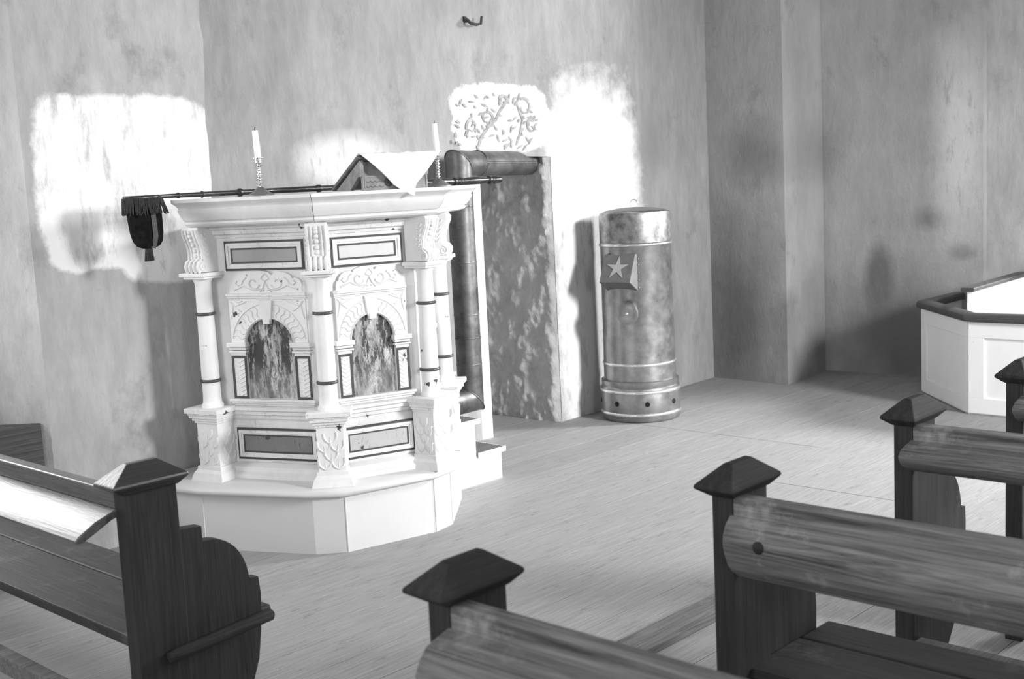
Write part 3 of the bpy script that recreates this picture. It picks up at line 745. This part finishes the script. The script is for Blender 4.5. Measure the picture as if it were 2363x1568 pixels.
# candlesticks and candles
def candlestick(x, yy, z0, label, h=1.0):
    t = thing('candlestick', (x, yy, z0), label, 'candlestick', 'brass candlesticks on the pulpit')
    MB().lathe((x, yy, z0), [(0.062, 0.0), (0.060, 0.005), (0.045, 0.012), (0.032, 0.022), (0.020, 0.032), (0.012, 0.038)], 28).build('foot', 'brass_dull', t, 40)
    pr = [(0.011, 0.038)]; zz = 0.038
    for q in range(6):
        pr += [(0.0060, zz + 0.002), (0.0060, zz + 0.005), (0.0115, zz + 0.008), (0.0115, zz + 0.011), (0.007, zz + 0.0145)]; zz += 0.0152
    pr += [(0.006, zz), (0.020, zz + 0.003), (0.021, zz + 0.004), (0.006, zz + 0.006), (0.007, zz + 0.014)]
    MB().lathe((x, yy, z0), pr, 20).build('stem', 'brass', t, 30)
    MB().lathe((x, yy, z0), [(0.007, zz + 0.013), (0.016, zz + 0.016), (0.0165, zz + 0.034), (0.027, zz + 0.036), (0.027, zz + 0.0385), (0.014, zz + 0.039)], 24).build('socket', 'brass', t, 30)
    return z0 + zz + 0.039
def candle(x, yy, z0, hgt, lean, label):
    t = thing('candle', (x, yy, z0), label, 'candle', 'white candles on the pulpit')
    l = Vector(lean)
    MB().tube([(x, yy, z0), (x + l.x * 0.5, yy + l.y * 0.5, z0 + hgt * 0.5), (x + l.x, yy + l.y, z0 + hgt)], [0.0145, 0.0140, 0.0128], 20).build('wax_body', 'wax', t, 40)
    MB().tube([(x + l.x, yy + l.y, z0 + hgt), (x + l.x, yy + l.y, z0 + hgt + 0.008), (x + l.x + 0.003, yy + l.y, z0 + hgt + 0.014)], 0.0017, 6).build('wick', 'wick', t)
zc_ = candlestick(3.213, 4.548, ZT, 'turned brass candlestick alone on the left arm of the pulpit cornice')
candle(3.213, 4.548, zc_, 0.120, (-0.004, 0.003, 0), 'white candle standing alone left of the book desk')
zc_ = candlestick(4.015, 4.24, ZT, 'turned brass candlestick behind the hanging cloth, beside the stovepipe')
candle(4.015, 4.24, zc_, 0.128, (-0.004, 0.003, 0), 'white candle rising behind the white cloth')

# collection bag on a turned pole, lying across the cornice
bag = thing('collection_bag', (2.86, 4.93, 1.36), 'black velvet collection bag hanging from a long turned black pole', 'collection bag')
PY, PZ = 4.93, 1.648
prof = [(2.90, 0.009), (3.02, 0.010), (3.03, 0.014), (3.04, 0.010), (3.15, 0.012), (3.155, 0.017), (3.165, 0.012), (3.35, 0.013), (3.358, 0.020), (3.37, 0.020), (3.38, 0.013), (3.82, 0.0145), (3.828, 0.020), (3.842, 0.020), (3.85, 0.0145),
        (4.30, 0.016), (4.42, 0.019), (4.46, 0.021), (4.47, 0.026), (4.485, 0.026), (4.49, 0.021), (4.505, 0.026), (4.52, 0.026), (4.53, 0.018), (4.60, 0.020), (4.68, 0.026), (4.74, 0.022), (4.78, 0.016), (4.785, 0.024), (4.80, 0.024), (4.81, 0.018), (4.825, 0.024), (4.84, 0.024), (4.845, 0.016),
        (4.90, 0.022), (4.95, 0.025), (5.00, 0.021), (5.06, 0.015), (5.065, 0.024), (5.08, 0.024), (5.09, 0.019), (5.10, 0.024), (5.12, 0.024), (5.125, 0.020), (5.14, 0.021), (5.16, 0.019), (5.165, 0.008)]
MB().tube([(x, PY, PZ) for x, _ in prof], [r_ for _, r_ in prof], 18).build('pole', 'pole', bag, 35)
bx, by = 2.852, 4.925
m = MB()
pr = [(0.001, 1.418), (0.030, 1.420), (0.055, 1.430), (0.072, 1.452), (0.080, 1.49), (0.083, 1.54), (0.086, 1.62), (0.084, 1.640)]
m.lathe((0, 0, 0), pr, 32, lambda a, b, c_: (bx + a + (c_ - 1.5) * -0.06, by + b * 0.55, c_)); body = m.build('bag_body', 'velvet', bag, 50)
m = MB(); Tb = lambda a, n_, b: (bx + a + (b - 1.5) * -0.06, by - 0.55 * math.sqrt(max(0.0, 0.088 ** 2 - a * a)) * (0.35 + 0.65 * min(1, max(0, (b - 1.415) / 0.06))) - 0.003 - n_, b)
m.ribbon(Tb, [(0.014, 1.640), (0.015, 1.58), (0.015, 1.52), (0.014, 1.47), (0.012, 1.435), (0.008, 1.42)], 0.026, 0.0, 0.004); m.build('braid_stripe', 'braid', body)
MB().lathe((0, 0, 0), [(0.088, 1.636), (0.092, 1.640), (0.092, 1.652), (0.086, 1.656)], 32, lambda a, b, c_: (bx + a - 0.008, by + b * 0.58, c_)).build('hoop', 'pole', bag, 50)
m = MB(); rnd = random.Random(5)
for q in range(120):
    a = 2 * math.pi * q / 120 + rnd.uniform(-0.02, 0.02); L_ = rnd.uniform(0.062, 0.078)
    sway = rnd.uniform(-0.006, 0.010) + (0.012 if -0.9 < a - 2 * math.pi < 0.0 else 0)
    x0_, y0_ = bx - 0.008 + 0.093 * math.cos(a), by + 0.056 * math.sin(a)
    m.tube([(x0_, y0_, 1.645), (x0_ + sway * 0.4 + 0.003 * math.cos(a), y0_ + 0.004 * math.sin(a), 1.645 - L_ * 0.5), (x0_ + sway + 0.006 * math.cos(a), y0_ + 0.008 * math.sin(a), 1.645 - L_)], [0.0034, 0.0032, 0.0022], 5)
tag(m.build('fringe', 'fringe', bag, 60), None, None, None, 'stuff')
m = MB()
for q in range(40):
    a = rnd.uniform(0, 6.28); r_ = math.sqrt(rnd.random())
    x0_, y0_ = bx + 0.003 + 0.016 * r_ * math.cos(a), by + 0.014 * r_ * math.sin(a)
    m.tube([(bx + 0.003 + 0.4 * (x0_ - bx), by + 0.4 * (y0_ - by), 1.424), (x0_, y0_, 1.405), (x0_ + 0.006 * math.cos(a), y0_ + 0.006 * math.sin(a), 1.364 + rnd.uniform(-0.003, 0.004))], [0.003, 0.0035, 0.0025], 5)
m.lathe((bx + 0.003, by, 0), [(0.008, 1.425), (0.016, 1.420), (0.018, 1.408), (0.014, 1.398)], 14)
m.build('tassel', 'fringe', bag, 60)

# ------------------------------------------------------------------ stovepipe from behind the pulpit into the niche
px_, py_ = 5.045, 5.15; rp = 0.077
sp = thing('stovepipe', (px_, py_, 0.27), 'dark sheet iron stovepipe rising beside the pulpit and bending into the niche', 'stovepipe')
def mitred(pts, r, seg=28):        # tube with true mitres at its bends
    P = [Vector(p) for p in pts]; m = MB()
    for i, p in enumerate(P):
        d1 = (P[i] - P[i - 1]).normalized() if i > 0 else (P[1] - P[0]).normalized()
        d2 = (P[i + 1] - P[i]).normalized() if i < len(P) - 1 else d1
        t = (d1 + d2).normalized()
        a = d1.cross(Vector((0.3, -0.9, 0.2))).normalized() if abs(d1.dot(Vector((0.3, -0.9, 0.2)).normalized())) < 0.95 else d1.cross(Vector((0, 0, 1))).normalized()
        b = d1.cross(a).normalized()
        for q in range(seg):
            an = 2 * math.pi * q / seg; o_ = (a * math.cos(an) + b * math.sin(an)) * r
            k_ = -o_.dot(t) / d1.dot(t)
            m.v.append(tuple(p + o_ + d1 * k_))
    return m, P
ang_end = Vector((6.10, 5.50, 1.745)); top_c = Vector((px_, py_, 1.752)); bot_c = Vector((px_, py_, 0.345))
def seg_pipe(a, b, da, db, name, r=rp, seg=28):    # one straight length, ends cut on mitre planes with normals da, db
    a, b = Vector(a), Vector(b); d = (b - a).normalized(); m = MB()
    x_ = d.cross(Vector((0, 0, 1))) if abs(d.z) < 0.9 else d.cross(Vector((1, 0, 0)))
    x_.normalize(); y_ = d.cross(x_).normalized()
    for p, t in ((a, Vector(da)), (b, Vector(db))):
        for q in range(seg):
            an = 2 * math.pi * q / seg; o_ = (x_ * math.cos(an) + y_ * math.sin(an)) * r
            m.v.append(tuple(p + o_ - d * (o_.dot(t) / d.dot(t))))
    m.f = [(q, (q + 1) % seg, seg + (q + 1) % seg, seg + q) for q in range(seg)] + [tuple(range(seg)), tuple(range(seg, 2 * seg))[::-1]]
    return m.build(name, 'pipe', sp, 40)
up_d = Vector((0, 0, 1)); top_d = (ang_end - top_c).normalized(); bot_d = Vector((-1, -0.02, 0)).normalized()
seg_pipe(bot_c, top_c, (up_d - bot_d).normalized(), (up_d + top_d).normalized(), 'upright_pipe')
seg_pipe(top_c, ang_end, (up_d + top_d).normalized(), top_d, 'niche_pipe')
seg_pipe(bot_c, bot_c + bot_d * 0.62, (up_d - bot_d).normalized(), bot_d, 'lower_pipe')
for zz in (1.62, 1.50, 1.17, 0.86, 0.72, 0.56):
    MB().lathe((px_, py_, 0), [(rp - 0.002, zz - 0.004), (rp + 0.0015, zz - 0.003), (rp + 0.0025, zz), (rp + 0.0015, zz + 0.003), (rp - 0.002, zz + 0.004)], 28).build('pipe_seam', 'pipe', sp, 40)
def ring_on(c, nrm, r, tr, name, mat, parent, sx=1.0):
    n_ = Vector(nrm).normalized(); a = n_.cross(Vector((0, 0, 1))) if abs(n_.z) < 0.95 else n_.cross(Vector((1, 0, 0))); a.normalize(); b = n_.cross(a)
    m = MB(); pts = [Vector(c) + (a * math.cos(2 * math.pi * q / 36) + b * math.sin(2 * math.pi * q / 36)) * r for q in range(37)]
    return m.tube(pts, tr, 6, False).build(name, mat, parent, 60)
ring_on(top_c + top_d * 0.24, top_d, rp + 0.001, 0.003, 'pipe_seam', 'pipe', sp)
def mitre_ring(c, d, t, name):
    d = Vector(d); t = Vector(t).normalized(); m = MB()
    x_ = d.cross(Vector((0.3, 0.5, 0.1))).normalized(); y_ = d.cross(x_).normalized(); pts = []
    for q in range(41):
        an = 2 * math.pi * q / 40; o_ = (x_ * math.cos(an) + y_ * math.sin(an)) * (rp + 0.001)
        pts.append(Vector(c) + o_ - d * (o_.dot(t) / d.dot(t)))
    m.tube(pts, 0.0035, 6, False).build(name, 'pipe', sp, 60)
mitre_ring(top_c, up_d, up_d + top_d, 'mitre_seam'); mitre_ring(bot_c, up_d, up_d - bot_d, 'mitre_seam')
sd = top_d.cross(up_d).normalized()
for o_ in (-0.004, 0.006):
    MB().tube([top_c + top_d * 0.25 + sd * (rp + 0.001) + up_d * o_ * 1.2, ang_end - top_d * 0.02 + sd * (rp + 0.001) + up_d * o_ * 1.2], 0.002, 6).build('lap_seam', 'pipe', sp)

# ------------------------------------------------------------------ iron stove
sx_, sy_ = 6.50, 4.985
stove = thing('iron_stove', (sx_, sy_, 0), 'tall cylindrical sheet iron stove with bright bands and a star on its door', 'stove')
base_o = MB().lathe((sx_, sy_, 0), [(0.245, 0.0), (0.262, 0.006), (0.268, 0.03), (0.268, 0.20), (0.264, 0.225), (0.258, 0.232), (0.262, 0.245), (0.262, 0.268), (0.25, 0.275)], 64).build('stove_base', 'iron', stove, 30)
MB().lathe((sx_, sy_, 0), [(0.243, 0.273), (0.243, 0.38), (0.242, 0.40), (0.236, 1.165), (0.238, 1.17)], 64).build('stove_body', 'iron', stove, 30)
MB().lathe((sx_, sy_, 0), [(0.238, 1.19), (0.2385, 1.372), (0.234, 1.388), (0.20, 1.398)], 64).build('stove_head', 'iron_top', stove, 30)
lid = MB().lathe((sx_, sy_, 0), [(0.205, 1.398), (0.195, 1.402), (0.12, 1.414), (0.03, 1.420), (0.001, 1.420)], 48).build('stove_lid', 'stove_dark', stove, 30)
vw = Vector((-sx_, -sy_, 0)).normalized(); vr = Vector((vw.y, -vw.x, 0)) * -1
pts = [Vector((sx_, sy_, 1.415)) + vr * a + Vector((0, 0, b)) for a, b in ((-0.022, 0.0), (-0.022, 0.022), (-0.026, 0.034), (-0.016, 0.050), (0.0, 0.055), (0.016, 0.050), (0.026, 0.034), (0.022, 0.022), (0.022, 0.0))]
MB().tube(pts, 0.0045, 8).build('lid_ring', 'band', lid, 60)
for zz, r_, h in ((1.178, 0.240, 0.010), (0.383, 0.244, 0.011), (0.202, 0.270, 0.012), (0.052, 0.270, 0.012)):
    MB().lathe((sx_, sy_, 0), [(r_ - 0.004, zz - h), (r_ + 0.003, zz - h * 0.7), (r_ + 0.006, zz), (r_ + 0.003, zz + h * 0.7), (r_ - 0.004, zz + h)], 64).build('bright_band', 'band', stove, 60)
MB().lathe((sx_, sy_, 0), [(0.238, 0.508), (0.2405, 0.510), (0.2405, 0.516), (0.238, 0.518)], 64).build('body_seam', 'iron', stove, 40)
def stT(az_):
    d_ = Vector((math.cos(R(az_)), math.sin(R(az_)), 0)); t_ = Vector((-d_.y, d_.x, 0))     # t_ points to the viewer's left-hand... along the stove skin
    return lambda s_, n_, z_: tuple(Vector((sx_, sy_, z_)) + d_ * n_ + t_ * s_)
for az_ in (136, 181, 226.5, 272):
    Th = stT(az_); MB().lathe((0, 0, 0), [(0.017, 0.255), (0.017, 0.2700), (0.001, 0.2700)], 18, lambda a, b, c_: Th(a, c_, 0.125 + b)).build('air_hole', 'hole', base_o)
Td = stT(191)
door = MB().prism([Td(-0.112, 0.19, 1.122), Td(-0.112, 0.232, 1.122), Td(-0.112, 0.325, 0.945), Td(-0.112, 0.19, 0.868)], [Td(0.112, 0.19, 1.122), Td(0.112, 0.232, 1.122), Td(0.112, 0.325, 0.945), Td(0.112, 0.19, 0.868)]).build('feed_door', 'stove_dark', stove, None, 0.003)
sl = (0.325 - 0.232) / (1.122 - 0.945)
Tst = lambda a, n_, b: Td(a, 0.232 + (1.122 - b) * sl + n_, b)
spts = []
for q in range(10):
    rr = 0.084 if q % 2 == 0 else 0.028; a = R(90 + 36 * q); spts.append((0.002 + rr * math.cos(a), 1.036 + rr * math.sin(a) * 0.9))
tag(MB().poly(Tst, spts, 0.001, 0.004).build('star', 'star', door), 'pale five-pointed star')
Tk = stT(203)
kn = MB().lathe((0, 0, 0), [(0.052, 0.215), (0.056, 0.255), (0.070, 0.262), (0.074, 0.268), (0.074, 0.276), (0.066, 0.281), (0.03, 0.283), (0.001, 0.283)], 36, lambda a, b, c_: Tk(a, c_, 0.735 + b)).build('round_vent_cap', 'iron', stove, 40)
MB().lathe((0, 0, 0), [(0.010, 0.28), (0.010, 0.292), (0.006, 0.296), (0.001, 0.297)], 14, lambda a, b, c_: Tk(a, c_, 0.735 + b)).build('vent_screw', 'band', kn, 50)
for zz in (1.09, 1.05, 1.0, 0.95, 0.90):
    Tq = stT(221); MB().lathe((0, 0, 0), [(0.005, 0.236), (0.005, 0.240), (0.001, 0.2415)], 10, lambda a, b, c_: Tq(a, c_, zz + b)).build('rivet', 'iron_top', stove, 50)

# ------------------------------------------------------------------ pews
def pew(x0, ya, diry, length, prof, label, rod=False, rail_mat='pew_y', knob=False):
    t = thing('church_pew', (x0 + 0.08, ya, 0), label, 'pew', 'dark wooden church pews')
    T = lambda x, yi, z: (x0 + x, ya + diry * yi, z)
    post = MB().box(0, 0.15, 0, 0.057, 0, 0.900, T).build('end_post', 'pew_z', t, None, 0.003)
    m = MB()
    lv = [(0.893, -0.004, 0.154, -0.004, 0.061), (0.916, -0.042, 0.178, -0.024, 0.083), (0.924, -0.040, 0.176, -0.022, 0.081), (0.968, 0.025, 0.112, 0.020, 0.042)]
    o_ = 0
    for z_, a, b, c_, d_ in lv: m.v += [T(a, c_, z_), T(b, c_, z_), T(b, d_, z_), T(a, d_, z_)]
    for j in range(3):
        for q in range(4): m.f.append((j * 4 + q, j * 4 + (q + 1) % 4, (j + 1) * 4 + (q + 1) % 4, (j + 1) * 4 + q))
    m.f += [(3, 2, 1, 0), (12, 13, 14, 15)]
    m.build('post_cap', 'pew_gloss_x' if rod else 'pew_x', t, None, 0.003)
    pp = [(0.15, 0.0), (0.15, 0.765), (0.222, 0.757), (0.222, 0.714)] + [(0.235 + 0.125 * math.sin(R(a)), 0.565 + 0.149 * math.cos(R(a))) for a in range(0, 91, 9)] + [(0.362, 0.572), (0.390, 0.568), (0.394, 0.52), (0.392, 0.46), (0.384, 0.40), (0.372, 0.33), (0.340, 0.25), (0.29, 0.19), (0.25, 0.14), (0.245, 0.10), (0.30, 0.05), (0.31, 0.0)]
    MB().prism([T(x, 0.012, z) for x, z in pp], [T(x, 0.046, z) for x, z in pp]).build('end_panel', 'pew_z', t, None, 0.003)
    MB().box(0.0, 0.042, 0.057, length, 0.850, 0.898, T).build('top_rail', rail_mat, t, None, 0.005)
    br = MB().prism([T(x, 0.050, z) for x, z in prof], [T(x, length, z) for x, z in prof]).build('book_rest', rail_mat, t, 30, 0.003)
    if knob:
        MB().lathe((0, 0, 0), [(0.0145, -0.003), (0.0145, 0.004), (0.010, 0.008), (0.001, 0.0095)], 16, lambda a, b, c_: T(-0.033 - c_, 0.145 + a, 0.800 + b)).build('wooden_plug', 'pew_x', br, 50)
    MB().box(0.058, 0.300, 0.047, length, 0.430, 0.462, T).build('seat_board', 'pew_y_dark', t, None, 0.005)
    MB().box(0.302, 0.450, 0.047, length, 0.430, 0.462, T).build('seat_board', 'pew_y_dark', t, None, 0.008)
    MB().box(0.0, 0.045, 0.057, length, 0.195, 0.255, T).build('foot_rail', 'plank', t, None, 0.004)
    e = MB(); e.box(0, 0.15, length, length + 0.05, 0, 0.90, T); e.box(0.15, 0.38, length + 0.005, length + 0.045, 0, 0.56, T); e.build('far_end', 'pew_z', t)
    if rod:
        pts = [T(0.075, -0.016, 0.438)] + [T(0.10 + 0.30 * q / 5, -0.018, 0.440 + 0.020 * q / 5) for q in range(6)] + [T(0.408, -0.018, 0.461)]
        MB().tube(pts, [0.014, 0.018, 0.018, 0.018, 0.018, 0.018, 0.018, 0.010], 14).build('side_rod', 'pew_x', t, 50)
    return t
pA = [(0.002, 0.853), (-0.055, 0.836), (-0.072, 0.818), (-0.086, 0.790), (-0.084, 0.770), (-0.06, 0.750), (0.0, 0.745), (0.035, 0.760), (0.035, 0.853)]
pB = [(-0.003, 0.853), (-0.022, 0.836), (-0.034, 0.813), (-0.036, 0.790), (-0.030, 0.768), (-0.016, 0.736), (0.010, 0.706), (0.030, 0.710), (0.035, 0.853)]
pC = [(0.0, 0.853), (-0.060, 0.838), (-0.078, 0.822), (-0.074, 0.808), (-0.056, 0.790), (-0.024, 0.771), (0.02, 0.765), (0.035, 0.78), (0.035, 0.853)]
pL = [(0.008, 0.853), (-0.060, 0.830), (-0.108, 0.803), (-0.120, 0.792), (-0.117, 0.785), (-0.098, 0.784), (-0.055, 0.804), (-0.015, 0.824), (0.012, 0.832), (0.035, 0.83), (0.035, 0.853)]
pew(1.427, 1.60, -1, 3.5, pA, 'dark wooden church pew nearest the camera, cut by the bottom of the picture')
pew(2.311, 1.576, -1, 3.5, pB, 'church pew with a bulging grained book rest and worn white spots, seat visible beneath', knob=True)
pew(3.230, 1.570, -1, 3.5, pC, 'church pew at the right edge behind the bulging grained one')
pew(4.02, 1.555, -1, 3.5, pC, 'farthest church pew, only its post showing before the white box pew')
pew(1.505, 2.822, 1, 2.40, pL, 'church pew at the left with shining book rest and scrolled end panel with rod', rod=True, rail_mat='pew_gloss')
# plank on the floor between the pews and the pulpit
tag(MB().prism([(2.75, 2.44, 0.0005), (3.86, 2.435, 0.0005), (3.86, 2.565, 0.0005), (2.75, 2.575, 0.0005)], [(2.75, 2.44, 0.03), (3.86, 2.435, 0.03), (3.86, 2.565, 0.03), (2.75, 2.575, 0.03)]).build('floor_plank', 'plank', None, None, 0.003), 'rough dark plank lying flat on the floor of the aisle', 'plank')

# ------------------------------------------------------------------ white box pew in the corner, with a bench back inside
bp = thing('box_pew', (7.9, 3.0, 0), 'white panelled box pew with dark top rail at the right edge', 'box pew')
bpath = [(8.74, 3.74), (8.16, 3.74), (7.58, 3.17), (7.58, 0.9)]
bpl = shell(bpath, 0.0, 0.605, 0.035).build('panel_wall', 'white_steps', bp)
for i in (0, 1, 2):
    a = Vector(bpath[i]); b = Vector(bpath[i + 1]); d_ = (b - a).normalized(); nn = Vector((d_.y, -d_.x)); Lf = (b - a).length
    Tf = lambda s_, n_, z_: (a.x + d_.x * s_ + nn.x * n_, a.y + d_.y * s_ + nn.y * n_, z_)
    nst = max(1, round(Lf / 0.75))
    for q in range(nst):
        MB().frame(Tf, Lf * q / nst + 0.005, Lf * (q + 1) / nst - 0.005, 0.01, 0.60, 0.10, 0.0005, 0.014).build('panel_frame', 'white_steps', bp, None, 0.002)
rl = MB().sweep(bpath, [(-0.06, 0.605), (0.035, 0.605), (0.042, 0.620), (0.038, 0.645), (0.02, 0.655), (-0.05, 0.655), (-0.06, 0.640)]).build('top_rail', 'dark_rail', bp, 40)
bb = thing('bench_back', (8.3, 3.3, 0), 'white bench back with a dark sloping top rail inside the box pew', 'bench')
MB().prism([(7.92, 3.29, 0.0), (8.855, 3.29, 0.0), (8.855, 3.29, 0.775), (7.92, 3.29, 0.755)], [(7.92, 3.32, 0.0), (8.855, 3.32, 0.0), (8.855, 3.32, 0.775), (7.92, 3.32, 0.755)]).build('back_board', 'white_steps', bb)
MB().prism([(7.86, 3.25, 0.757), (8.855, 3.25, 0.777), (8.855, 3.25, 0.805), (7.86, 3.25, 0.785)], [(7.86, 3.34, 0.757), (8.855, 3.34, 0.777), (8.855, 3.34, 0.805), (7.86, 3.34, 0.785)]).build('top_rail', 'dark_rail', bb, None, 0.006)
MB().box(7.95, 8.72, 2.9, 3.289, 0.40, 0.43).build('seat_board', 'white_steps', bb)
